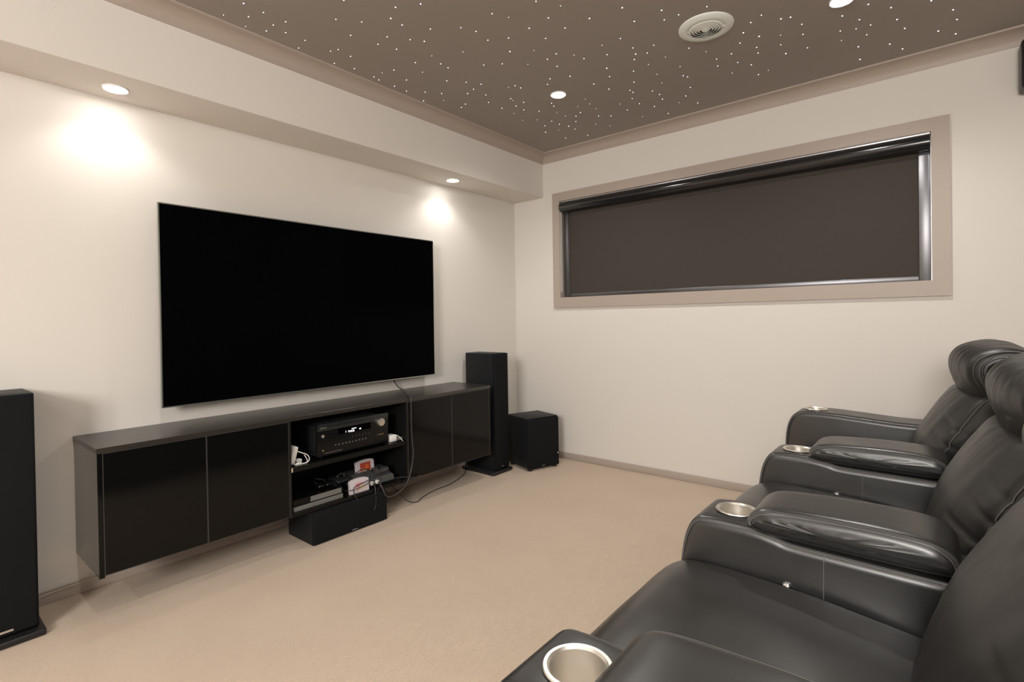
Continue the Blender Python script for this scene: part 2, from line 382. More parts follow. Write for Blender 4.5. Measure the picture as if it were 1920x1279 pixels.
STARS = [(-2.307,0.939,1), (-2.163,0.959,3), (-2.242,1.013,2), (-2.164,1.04,2), (-2.325,1.037,1), (-2.224,1.111,2), (-2.16,1.134,2), (-2.292,1.113,2), (-2.24,1.175,2), (-2.236,1.266,2),
(-2.322,1.281,2), (-2.235,1.396,2), (-2.194,1.41,2), (-2.327,1.473,2), (-1.982,1.266,2), (-1.916,1.35,2), (-2.043,1.379,2), (-2.205,1.486,2), (-2.298,1.57,2), (-1.84,1.213,2),
(-1.721,1.38,3), (-1.625,1.433,3), (-1.799,1.416,3), (-1.803,1.48,3), (-1.733,1.583,2), (-1.624,1.665,2), (-1.593,1.731,2), (-1.449,1.677,2), (-1.413,1.744,1), (-1.397,1.869,3),
(-1.93,1.496,2), (-1.869,1.58,2), (-1.831,1.633,2), (-2.013,1.507,2), (-1.984,1.592,2), (-1.602,1.821,2), (-1.517,1.87,2), (-1.59,1.968,3), (-1.763,1.819,1), (-1.904,1.745,1),
(-2.016,1.736,2), (-1.93,1.829,2), (-1.931,1.881,2), (-1.774,1.982,2), (-1.695,2.035,2), (-1.6,2.125,1), (-2.159,1.713,2), (-2.23,1.692,1), (-2.299,1.691,2), (-2.308,1.729,2),
(-2.198,1.828,2), (-2.067,1.827,1), (-2.043,1.979,2), (-1.976,2.061,2), (-1.931,2.132,2), (-2.005,2.15,2), (-2.069,2.168,2), (-2.179,2.069,2), (-2.236,1.994,2), (-2.304,1.915,2),
(-2.305,1.832,2), (-2.332,2.065,2), (-2.24,2.142,1), (-2.18,2.264,2), (-2.004,2.252,2), (-2.061,2.339,2), (-1.842,2.263,1), (-1.802,2.271,2), (-1.795,2.314,2), (-1.927,2.386,2),
(-1.934,2.414,1), (-1.902,2.478,2), (-1.969,2.489,2), (-1.257,1.731,2), (-1.198,1.823,1), (-1.286,1.86,2), (-1.275,1.974,2), (-1.39,1.986,2), (-1.154,1.982,3), (-1.009,2.005,3),
(-1.016,2.131,3), (-0.891,2.132,3), (-0.849,2.212,2), (-0.911,2.208,2), (-1.128,2.218,2), (-1.223,2.215,1), (-1.122,2.335,2), (-1.138,2.398,3), (-1.167,2.443,2), (-1.035,2.378,2),
(-1.09,2.426,2), (-1.038,2.525,1), (-0.917,2.519,2), (-1.135,2.538,1), (-1.496,2.037,1), (-1.433,2.135,2), (-1.496,2.15,2), (-1.501,2.244,2), (-1.373,2.205,1), (-1.354,2.266,2),
(-1.248,2.309,2), (-1.317,2.432,3), (-1.351,2.525,2), (-1.226,2.555,2), (-1.282,2.676,2), (-1.346,2.756,2), (-1.345,2.792,2), (-1.386,2.866,2), (-1.387,2.965,2), (-1.478,2.889,1),
(-1.429,2.661,2), (-1.461,2.547,2), (-1.51,2.38,2), (-1.608,2.333,2), (-1.657,2.379,2), (-1.601,2.687,1), (-1.616,2.765,1), (-1.784,2.601,2), (-1.798,2.645,2), (-1.146,2.671,1),
(-1.168,2.786,1), (-1.252,2.85,2), (-1.24,2.921,2), (-1.254,2.996,2), (-1.335,3.067,2), (-1.021,2.672,1), (-1.047,2.783,2), (-1.034,2.812,2), (-1.07,2.951,2), (-1.132,3.046,2),
(-1.198,3.113,1), (-0.736,2.233,2), (-0.577,2.454,2), (-0.628,2.484,2), (-0.677,2.55,3), (-0.715,2.634,2), (-0.63,2.631,3), (-0.665,2.73,2), (-0.674,2.793,2), (-0.519,2.541,3),
(-0.484,2.556,3), (-0.457,2.651,2), (-0.47,2.749,2), (-0.551,2.687,1), (-0.57,2.782,2), (-0.477,2.9,2), (-0.57,2.893,3), (-0.309,2.696,3), (-0.333,2.832,2), (-0.341,2.933,1),
(-0.866,2.608,1), (-0.777,2.713,2), (-0.85,2.717,2), (-0.869,2.796,2), (-0.779,2.827,2), (-0.836,2.929,1), (-0.733,2.9,2), (-0.733,3.043,2), (-0.681,3.025,1), (-1.114,3.195,2),
(-0.213,2.669,3), (-0.141,2.762,3), (-0.009,2.814,3), (0.063,2.961,3), (0.078,3.071,3), (0.014,3.137,3), (0.077,3.223,3), (-0.255,2.781,3), (-0.221,2.865,2), (-0.275,2.86,2),
(-0.243,2.953,2), (-0.286,3.056,3), (-0.294,3.212,3), (-0.166,3.129,3), (-0.121,3.228,3), (-0.127,2.892,3), (-0.104,3.004,3), (-2.232,2.282,2), (-2.055,2.457,2), (-1.972,2.569,2),
(-2.051,2.571,1), (-2.079,2.695,1), (-2.004,2.753,1), (-1.912,2.648,2), (-1.946,2.835,2), (-2.026,2.87,2), (-2.093,2.973,2), (-1.691,2.75,1), (-1.624,2.855,1), (-1.84,2.74,1),
(-1.729,2.841,2), (-1.831,2.824,1), (-1.781,2.871,2), (-1.671,2.969,2), (-1.61,3.02,2), (-1.487,3.005,2), (-1.461,3.167,1), (-1.938,2.914,2), (-1.83,2.948,2), (-1.911,2.986,3),
(-1.908,3.062,2), (-1.998,2.996,1), (-1.756,3.08,1), (-1.698,3.169,1), (-1.906,3.226,2), (-2.053,3.166,2), (-1.315,3.23,2)]

star_me = []
for k, r in enumerate((.0013, .0018, .0023)):
    b = lathe([(r, 0), (r*.93, -.0007), (r*.6, -.0014), (.0001, -.0017)], 12)
    bmesh.ops.recalc_face_normals(b, faces=b.faces); me = bpy.data.meshes.new('star_light'); b.to_mesh(me); b.free(); me.materials.append(STARM[k]); star_me.append(me)
SL = ['faint tiny fibre-optic star point set in the dark ceiling', 'tiny white fibre-optic star point set in the dark ceiling', 'brighter, slightly larger fibre-optic star point set in the dark ceiling']
for x, y, k in STARS:
    o = bpy.data.objects.new('star_light', star_me[k-1]); C.objects.link(o); o.location = (x, y, ZC+.0002)
    tag(o, SL[k-1], 'light', ['faint star points on the ceiling', 'star points on the ceiling', 'brighter star points on the ceiling'][k-1])

# ------------------------------------------------------------------ television
tv = empty('television', (XL, 1.611, .723), 'large flat black television mounted on the wall above the long cabinet', 'television')
TX = XL+.095
at(obj('screen', bx(TX-.004, TX, .7825, 2.3895, .7325, 1.6345), SCREEN), tv)
bz = at(obj('bezel', ring_wall(bmesh.new(), (.779, .784, 2.388, 2.393), (.729, .734, 1.633, 1.638), 0, 1), TVEDGE), tv)
for vv in bz.data.vertices: x, y, z = vv.co; vv.co = (TX-.012+.0135*(1-y), x, z)
at(obj('back_shell', bx(TX-.030, TX-.005, .80, 2.372, .75, 1.620, bev=.008), BLKPLA, smooth=40), tv)
at(obj('wall_mount', bx(XL, TX-.030, 1.35, 1.87, 1.0, 1.35), BLKPLA), tv)

# ------------------------------------------------------------------ floating cabinet
X0, X1 = XL, -2.368; Y0, Y1 = .491, 2.655; Z0, Z1 = .171, .6475; T = .018
cb = empty('media_cabinet', (XL, (Y0+Y1)/2, Z0), 'long floating gloss black media cabinet fixed to the wall under the television', 'cabinet')
at(obj('top_panel', bx(X0, X1+.002, Y0-.003, Y1+.003, Z1-.020, Z1, bev=.0012, seg=1), TOPM2), cb)
at(obj('edge_band', bx(X1-.002, X1, Y0, Y0+T-.002, Z0-.004, Z1-.020), GLOSS), cb)
at(obj('edge_band', bx(X1-.002, X1, Y1-T+.002, Y1, Z0-.004, Z1-.020), GLOSS), cb)
at(obj('side_panel', bx(X0, X1-.002, Y0, Y0+T, Z0-.004, Z1-.020, bev=.001, seg=1), TOPM), cb)
at(obj('side_panel', bx(X0, X1-.002, Y1-T, Y1, Z0-.004, Z1-.020, bev=.001, seg=1), TOPM), cb)
at(obj('bottom_panel', bx(X0, X1-.018, Y0+T, Y1-T, Z0-.004, Z0+.014), INNER), cb)
at(obj('back_panel', bx(X0, X0+.006, Y0+T, Y1-T, Z0+.014, Z1-.020), INNER), cb)
at(obj('divider', bx(X0+.006, X1, 1.219, 1.2285, Z0-.004, Z1-.020), INNER), cb)
at(obj('divider', bx(X0+.006, X1, 1.9235, 1.933, Z0-.004, Z1-.020), INNER), cb)
at(obj('front_rail', bx(X1-.018, X1, 1.2285, 1.9235, Z0-.004, Z0+.014), GLOSS), cb)
at(obj('shelf', bx(X0+.006, X1-.006, 1.2285, 1.9235, .380, .405), GLOSS), cb)
for ya, yb in ((.507, .8588), (.8602, 1.217), (1.935, 2.2868), (2.2882, 2.640)):
    d = at(obj('door', bx(X1-.017, X1+.001, ya+.002, yb-.002, .177, .6252), GLOSS), cb)
    q = obj('edge_strip', ring_wall(bmesh.new(), (ya, ya+.002, yb-.002, yb), (.175, .177, .6252, .6272), 0, 1), EDGE)
    for vv in q.data.vertices: x, y, z = vv.co; vv.co = (X1-.0165+.018*(1-y), x, z)
    q.parent = d

# ------------------------------------------------------------------ speakers
def tower(label, xf, y0, y1, by0, by1, xb, bxf, bxb, h, badge):
    t = empty('floor_speaker', (xf, (y0+y1)/2, 0), label, 'speaker', 'tower speakers either side of the cabinet')
    b = at(obj('base', bx(bxb, bxf, by0, by1, .002, .024, bev=.006, seg=3), BLKPLA, smooth=40), t)
    at(obj('cabinet_body', bx(xb, xf-.020, y0, y1, .024, h, bev=.004), VINYL, smooth=40), t)
    at(obj('grille', bx(xf-.020, xf, y0+.001, y1-.001, .030, h-.002, bev=.012, seg=4, only=lambda e: all(v.co.x > xf-.001 for v in e.verts)), CLOTH, smooth=50), t)
    ya, yb = badge
    at(obj('badge', bx(xf-.001, xf+.0015, ya, yb, .044, .052, bev=.001), CHROME), t)
    return t
tower('black tower speaker on a flat base, at the left edge of the photo', -2.475, .165, .341, .130, .355, -2.74+.03, -2.447, -2.715, .862, (.232, .272))
tower('black tower speaker standing between the cabinet end and the box subwoofer', -2.404, 2.749, 2.902, 2.703, 2.915, -2.69, -2.388, -2.700, .856, (2.815, 2.835))

s = empty('subwoofer', (-2.353, 3.13, 0), 'squat black box subwoofer on the carpet in the corner', 'speaker')
ax = Vector((-2.166+2.253, 3.197-2.932, 0)).normalized(); nrm = Vector((ax.y, -ax.x, 0))
Ms = Matrix((( nrm.x, ax.x, 0, -2.2095), (nrm.y, ax.y, 0, 3.0645), (0, 0, 1, 0), (0, 0, 0, 1)))   # local x out of the front, y along it
def inm(o, Mx, parent): o.data.transform(Mx); return at(o, parent)
inm(obj('cabinet_body', bx(-.275, -.022, -.140, .140, .018, .379, bev=.006), VINYL, smooth=40), Ms, s)
inm(obj('grille', bx(-.022, .002, -.1395, .1395, .014, .378, bev=.020, seg=5, only=lambda e: all(v.co.x > .001 for v in e.verts) or all(v.co.z > .37 and abs(v.co.y) > .13 for v in e.verts)), CLOTH, smooth=50), Ms, s)
for a, b in ((-.255, -.11), (-.255, .11), (-.03, -.11), (-.03, .11)):
    inm(obj('foot', lathe([(.017, 0), (.019, .016), (.019, .018)], 20, c=(a, b, 0)), BLKPLA, smooth=40), Ms, s)
inm(obj('badge', bx(.0015, .003, -.02, .0, .028, .033), INK), Ms, s)
inm(obj('indicator_light', lathe([(.002, .0015), (.002, .003), (.0001, .0035)], 12, c=(0, .12, .105), axis='x'), DISP), Ms, s)

c = empty('centre_speaker', (-2.46, 1.5465, 0), 'black centre-channel speaker lying on the carpet under the open bay of the cabinet', 'speaker')
at(obj('cabinet_body', bx(-2.600, -2.366, 1.327, 1.766, .0, .160, bev=.003), VINYL, smooth=40), c)
at(obj('grille', bx(-2.366, -2.348, 1.328, 1.765, .003, .158, bev=.008, seg=3, only=lambda e: all(v.co.x > -2.349 for v in e.verts)), CLOTH, smooth=50), c)
at(obj('badge', bx(-2.3485, -2.3465, 1.540, 1.572, .012, .016), INK), c)

wsp = empty('wall_speaker', (.40, YB, 2.1), 'small black satellite speaker high on the window wall at the right edge', 'speaker')
at(obj('cabinet_body', bx(.300, .455, YB-.13, YB-.015, 2.100, 2.318, bev=.014, seg=4), BLKPLA, smooth=50), wsp)
at(obj('grille', bx(.310, .445, YB-.137, YB-.129, 2.112, 2.306, bev=.003), CLOTH, smooth=50), wsp)
at(obj('bracket', bx(.36, .40, YB-.016, YB, 2.17, 2.25), BLKPLA), wsp)

# ------------------------------------------------------------------ things on the shelves
RX = -2.398
rc = empty('av_receiver', (RX-.17, 1.598, .405), 'black home theatre receiver with silver volume knob on the cabinet shelf', 'receiver')
at(obj('case', bx(RX-.320, RX-.012, 1.384, 1.812, .418, .572, bev=.003), BLKPLA, smooth=40), rc)
at(obj('front_panel', bx(RX-.012, RX, 1.380, 1.818, .416, .582, bev=.002), mat('receiver_front', (.004, .004, .0045), .3, spec=.25), smooth=40), rc)
at(obj('top_band', bx(RX, RX+.0025, 1.381, 1.817, .546, .5815, bev=.001), mat('receiver_band', (.012, .015, .016), .25), smooth=40), rc)
sl = bmesh.new()
for k in range(16): box(sl, RX-.22, RX-.03, 1.41+k*.024, 1.42+k*.024, .572, .5735)
at(obj('vent_slots', sl, GREYPL), rc)
at(obj('display_window', bx(RX+.0002, RX+.0012, 1.50, 1.70, .512, .545), SCREEN), rc)
d_ = at(text('display_text', 'TV/CD', .0135, DISP, None, facing_x(RX+.0014, 1.557, .514)), rc)
at(text('display_text', '1', .0135, DISP, None, facing_x(RX+.0014, 1.541, .516)), rc)
at(text('display_text', '40', .0115, DISP, None, facing_x(RX+.0014, 1.626, .518)), rc)
at(obj('display_text', bx(RX+.0014, RX+.0018, 1.580, 1.608, .529, .532), DISP), rc)
at(text('maker_mark', 'ONKYO', .0105, INK, None, facing_x(RX+.0028, 1.394, .558)), rc)
at(obj('volume_knob', lathe([(.023, 0), (.0225, .014), (.021, .017), (.016, .0175), (.0001, .017)], 40, c=(RX, 1.762, .537), axis='x'), STEEL, smooth=40), rc)
at(obj('power_button', lathe([(.0078, 0), (.0075, .004), (.0001, .005)], 24, c=(RX, 1.411, .520), axis='x'), STEEL, smooth=40), rc)
for k in range(10):
    at(obj('button', lathe([(.0036, 0), (.0034, .003), (.0001, .0035)], 14, c=(RX, 1.483+k*.0205, .462+.0*k), axis='x'), GREYBAR, smooth=40), rc)
for k in range(6):
    at(obj('button', lathe([(.003, 0), (.003, .002), (.0001, .0022)], 12, c=(RX, 1.585+k*.0205, .490), axis='x'), GREYPL, smooth=40), rc)
for k in range(4):
    at(obj('input_jack', lathe([(.0034, 0), (.0034, .002), (.0001, .001)], 12, c=(RX, 1.742+k*.0125, .468), axis='x'), GOLD if k else GREYPL, smooth=40), rc)
at(obj('input_jack', lathe([(.0042, 0), (.0042, .003), (.0001, .0015)], 16, c=(RX, 1.411, .447), axis='x'), GOLD, smooth=40), rc)
at(obj('printed_marks', bx(RX+.0002, RX+.0008, 1.42, 1.52, .430, .4325), GREYBAR), rc)
for a in (RX-.28, RX-.05):
    for b in (1.43, 1.77): at(obj('foot', lathe([(.014, 0), (.016, .013)], 20, c=(a, b, .405)), BLKPLA, smooth=40), rc)

# white adapters and leads on the upper shelf
wa = empty('power_adapter', (-2.45, 1.262, .405), 'white power adapter leaning upright at the left end of the cabinet shelf', 'adapter')
q = bx(-.030, .030, -.013, .013, 0, .088, bev=.006, seg=3); bmesh.ops.rotate(q, verts=q.verts, matrix=Matrix.Rotation(math.radians(-15), 3, 'X'), cent=(0, 0, 0))
o_ = obj('adapter_body', q, WHITE, wa, smooth=50); o_.location = (.02, -.012, .005)
obj('plug', bx(.0, .03, .022, .05, .001, .02, bev=.004), WHITE, wa, smooth=50)
wc = obj('charging_cable', tube_bm([(-2.435, 1.262, .480), (-2.405, 1.295, .462), (-2.392, 1.322, .447), (-2.390, 1.333, .424), (-2.392, 1.320, .409), (-2.400, 1.295, .4085), (-2.405, 1.278, .420), (-2.395, 1.262, .434), (-2.388, 1.250, .425), (-2.392, 1.262, .4085), (-2.396, 1.305, .4075), (-2.40, 1.328, .413), (-2.405, 1.315, .446)], .0022, n=8), WHITE, smooth=70)
tag(wc, 'coiled white charging cable beside the receiver on the shelf', 'cable')
for k, ch in enumerate([obj('usb_plug', bx(-2.397, -2.389, 1.262, 1.292, .409, .417, bev=.002), WHITE, wc)]): pass
obj('shelf_tag', bx(X1-.006, X1-.0045, 1.2295, 1.238, .383, .403), mat('cream_paper', (.75, .65, .42), .7))
tag(bpy.data.objects['shelf_tag'], 'small cream paper tag stuck on the shelf edge at its left end', 'tag')
wb = obj('white_adapter', bx(-2.455, -2.395, 1.829, 1.880, .4055, .445, bev=.009, seg=3), WHITE, smooth=50)
tag(wb, 'small white adapter lying on the shelf to the right of the receiver', 'adapter')
gp = obj('grey_plug', lathe([(.0085, -.018), (.010, -.012), (.010, .014), (.006, .018)], 18, c=(-2.405, 1.903, .4165), axis='y'), GREYBAR, smooth=40)
tag(gp, 'small grey plug lying on the shelf against the right divider', 'plug')
tag(obj('white_lead', tube_bm([(-2.405, 1.862, .447), (-2.385, 1.874, .440), (-2.376, 1.890, .420), (-2.374, 1.900, .4075)], .0018), WHITE, smooth=60), 'short white lead draped over the small white adapter', 'cable')

FZ = .1855   # floor of the open bay
gc = empty('game_console', (-2.50, 1.376, FZ), 'flat black game console with grey front strips on the bottom of the open bay', 'console')
at(obj('lower_body', bx(-2.66, -2.384, 1.242, 1.512, FZ, .2085, bev=.001), BLKPLA), gc)
at(obj('upper_body', bx(-2.655, -2.387, 1.244, 1.510, .2125, .239, bev=.001), GLOSS), gc)
at(obj('middle_slot', bx(-2.65, -2.392, 1.246, 1.508, .2085, .2125), DARK), gc)
at(obj('front_strip', bx(-2.384, -2.3825, 1.243, 1.346, FZ+.001, .2080), GREYBAR), gc)
at(obj('front_strip', bx(-2.384, -2.3825, 1.348, 1.511, FZ+.001, .2080), GREYBAR), gc)
at(obj('front_strip', bx(-2.387, -2.3855, 1.333, 1.505, .2130, .2385), GREYBAR), gc)
rg = empty('retro_console', (-2.50, 1.73, FZ), 'dark grey cartridge game console in the open bay with plugs in its front', 'console')
at(obj('console_body', slab([(-2.60, FZ+.004), (-2.60, FZ+.05), (-2.58, FZ+.066), (-2.50, FZ+.070), (-2.46, FZ+.064), (-2.435, FZ+.045), (-2.41, FZ+.040), (-2.402, FZ+.025), (-2.405, FZ+.004), (-2.5, FZ+.002)], 1.612, 1.862, .014, n=5), GREYPL, smooth=50), rg)
at(obj('console_hump', bx(-2.56, -2.43, 1.76, 1.845, FZ+.05, FZ+.078, bev=.008, seg=3), GREYPL, smooth=50), rg)
for yy, m_ in ((1.700, WHITE), (1.735, WHITE)):
    at(obj('controller_plug', lathe([(.011, 0), (.0115, .012), (.009, .016), (.0001, .0165)], 20, c=(-2.406, yy, FZ+.022), axis='x'), m_, smooth=40), rg)
at(obj('foot', bx(-2.41, -2.40, 1.80, 1.84, FZ, FZ+.006), DARK), rg)
def cartridge(name, label, sticker, spots, loc, rot):
    t = empty(name, loc, label, 'cartridge'); t.rotation_euler = rot
    pr = [(-.058, 0), (.058, 0), (.058, .062)] + [(.058*math.cos(a), .062+.013*math.sin(a)) for a in [PI*k/12 for k in range(1, 12)]] + [(-.058, .062)]
    bm = bmesh.new(); A = [bm.verts.new((0, y, z)) for y, z in pr]; B = [bm.verts.new((-.018, y, z)) for y, z in pr]
    bm.faces.new(A); bm.faces.new(list(reversed(B)))
    for k in range(len(A)): bm.faces.new((A[k], A[(k+1) % len(A)], B[(k+1) % len(A)], B[k]))
    obj('cartridge_shell', bm, CARTW, t, smooth=30)
    obj('sticker', bx(0, .0006, -.034, .034, .012, .058), sticker, t)
    for (y, z, w_, h_, col) in spots:
        obj('sticker_patch', bx(.0006, .0009, y-w_/2, y+w_/2, z-h_/2, z+h_/2, bev=0), mat('patch', col, .5), t)
    return t
cartridge('game_cartridge', 'pale game cartridge with orange-red sticker plugged into the dark grey console', mat('orange_red_sticker', (.40, .05, .02), .5),
          [(.01, .034, .022, .022, (.62, .12, .03)), (-.02, .024, .012, .010, (.55, .35, .25)), (.0, .014, .03, .005, (.7, .55, .3))], (-2.485, 1.725, FZ+.060), (0, math.radians(-8), 0))
cartridge('game_cartridge', 'pale game cartridge with pink and yellow sticker propped against the dark grey console', mat('pale_sticker', (.62, .52, .55), .5),
          [(-.004, .046, .044, .006, (.55, .12, .16)), (-.012, .036, .022, .012, (.60, .20, .24)), (.014, .026, .020, .018, (.70, .62, .28)), (-.012, .020, .018, .016, (.72, .40, .36)), (-.022, .018, .008, .008, (.75, .72, .55))], (-2.379, 1.612, FZ+.001), (0, math.radians(-4), 0))
gp2 = empty('game_controller', (-2.50, 1.545, FZ), 'black game controller with curved grips lying behind the console in the open bay', 'controller')
at(obj('controller_body', slab([(-2.56, .245), (-2.52, .262), (-2.47, .262), (-2.445, .245), (-2.47, .236), (-2.52, .234)], 1.520, 1.604, .012, n=5), BLKPLA, smooth=60), gp2)
for s_ in (-1, 1): at(obj('grip', tube_bm([(-2.50, 1.56+s_*.04, .25), (-2.46, 1.56+s_*.052, .238), (-2.43, 1.56+s_*.055, .225)], .013, seg=12), BLKPLA, smooth=60), gp2)
for s_ in (-1, 1): at(obj('thumbstick', lathe([(.005, 0), (.005, .010), (.009, .013), (.008, .016), (.0001, .015)], 18, c=(-2.475, 1.56+s_*.02, .260)), BLKPLA, smooth=40), gp2)
hs = empty('headset', (-2.52, 1.50, FZ), 'black shiny rounded headset lying in the dark left of the pale cartridge', 'headset')
# rests on the console top
for yy in (1.430, 1.474): at(obj('ear_cup', lathe([(.0001, 0), (.020, .002), (.026, .010), (.022, .020), (.010, .026), (.0001, .027)], 24, c=(-2.46, yy, .240)), GLOSS, smooth=60), hs)
at(obj('headband', tube_bm([(-2.46, 1.430, .252), (-2.51, 1.427, .262), (-2.545, 1.452, .266), (-2.51, 1.477, .262), (-2.46, 1.474, .252)], .005), BLKPLA, smooth=60), hs)

# ------------------------------------------------------------------ cables
tvc = obj('television_cable', tube_bm([(-2.672, 2.070, .760), (-2.674, 2.080, .715), (-2.685, 2.12, .672), (-2.634, 2.118, .6545), (-2.52, 2.055, .652), (-2.42, 1.985, .652), (-2.370, 1.958, .6525), (-2.357, 1.952, .640), (-2.354, 1.949, .48), (-2.353, 1.953, .40), (-2.352, 1.958, .33), (-2.352, 1.945, .25), (-2.348, 1.915, .185), (-2.345, 1.87, .142), (-2.344, 1.80, .122), (-2.344, 1.755, .135), (-2.352, 1.742, .170), (-2.372, 1.736, .200), (-2.392, 1.735, .2075)], .0035, n=8), GREYCAB, smooth=70)
tag(tvc, 'grey and black cable hanging from the television over the cabinet front', 'cable')
def cable(name, pts, r, m_, label): return tag(obj(name, tube_bm(pts, r, n=8), m_, smooth=70), label, 'cable')
cable('controller_cable', [(-2.393, 1.700, .208), (-2.372, 1.700, .200), (-2.355, 1.690, .160), (-2.352, 1.640, .145), (-2.353, 1.590, .150), (-2.354, 1.565, .185), (-2.356, 1.560, .225), (-2.358, 1.600, .236), (-2.360, 1.660, .246), (-2.366, 1.690, .262), (-2.385, 1.700, .275), (-2.42, 1.690, .283)], .0026, CABLE, 'black controller cable looped in front of the pale cartridge')
cable('controller_cable', [(-2.45, 1.530, .244), (-2.400, 1.530, .215), (-2.370, 1.545, .214), (-2.362, 1.600, .218), (-2.360, 1.660, .232), (-2.364, 1.715, .262), (-2.375, 1.735, .250), (-2.37, 1.745, .215), (-2.362, 1.712, .168), (-2.346, 1.690, .140), (-2.343, 1.684, .10), (-2.343, 1.672, .078)], .0022, CABLE, 'black cable with its end dangling in front of the centre speaker')
cable('console_lead', [(-2.47, 1.650, .262), (-2.44, 1.670, .285), (-2.42, 1.715, .270), (-2.40, 1.745, .262), (-2.43, 1.775, .268), (-2.47, 1.80, .266)], .0026, CABLE, 'black lead lying across the top of the dark grey console')
cable('console_lead', [(-2.42, 1.87, .190), (-2.38, 1.905, .195), (-2.352, 1.938, .190), (-2.347, 1.965, .183), (-2.350, 2.0, .186), (-2.36, 2.03, .171)], .0018, GREYCAB, 'thin grey lead crossing under the right divider of the open bay')
cable('floor_cable', [(-2.60, 1.93, .166), (-2.54, 1.95, .10), (-2.47, 1.98, .03), (-2.44, 2.015, .005), (-2.425, 2.052, .004), (-2.445, 2.08, .004), (-2.47, 2.14, .0035), (-2.50, 2.25, .0035), (-2.51, 2.40, .0035), (-2.56, 2.55, .0035), (-2.62, 2.66, .0035), (-2.69, 2.72, .012)], .0025, CABLE, 'thin black cable lying on the carpet under the right of the cabinet')
cable('wall_wire', [(-2.712, .10, .010), (-2.712, .28, .045), (-2.712, .36, .0525), (-2.711, .45, .0535), (-2.708, .53, .0555), (-2.69, .60, .075), (-2.68, .68, .12), (-2.68, .72, .166)], .0018, mat('beige_wire', (.50, .40, .31), .5), 'thin beige speaker wire along the baseboard left of the cabinet')
cable('wall_wire', [(-2.705, .12, .004), (-2.708, .32, .030), (-2.706, .42, .046), (-2.700, .52, .052), (-2.699, .60, .060), (-2.690, .70, .09), (-2.68, .80, .166)], .0016, mat('white_wire', (.62, .55, .47), .5), 'thin pale speaker wire sagging below the beige one on the baseboard')

# ------------------------------------------------------------------ recliners
def wr(v, a, s): return a*noise.noise(Vector(v)*s)
ARM = [(-.495, .03), (-.508, .15), (-.515, .30), (-.515, .42), (-.508, .50), (-.495, .555), (-.472, .592), (-.440, .601), (-.380, .603), (-.325, .601), (-.285, .594), (-.250, .587), (-.15, .585), (0, .583), (.14, .580), (.17, .55), (.175, .30), (.17, .05), (.14, .03), (-.2, .028)]
ARM1 = [(-.495, .03), (-.508, .15), (-.515, .30), (-.515, .45), (-.508, .54), (-.492, .592), (-.468, .622), (-.435, .634), (-.375, .637), (-.30, .636), (-.20, .630), (-.08, .622), (.02, .622), (.10, .632), (.16, .640), (.185, .60), (.18, .30), (.17, .05), (.14, .03), (-.2, .028)]
def boolean_hole(o, c_, r, z0, z1):
    cut = obj('cut', lathe([(r, z0), (r, z1)], 48, c=(c_[0], c_[1], 0)), None)
    m_ = o.modifiers.new('b', 'BOOLEAN'); m_.object = cut; m_.operation = 'DIFFERENCE'; m_.solver = 'EXACT'; m_.use_self = True
    bpy.context.view_layer.update()
    dg = bpy.context.evaluated_depsgraph_get(); me = bpy.data.meshes.new_from_object(o.evaluated_get(dg))
    o.modifiers.clear(); o.data = me; bpy.data.objects.remove(cut)
    me.polygons.foreach_set('use_smooth', [True]*len(me.polygons)); me.set_sharp_from_angle(angle=math.radians(45))
def seam_on(prof, i0, i1, y, inset, lift=.0006, n=6, side=1):
    P = spline([Vector(p) for p in prof], n); Q = inset_prof(P, inset-lift)
    return [(q.x, y, q.y) for q in Q[i0*n:i1*n+1]]
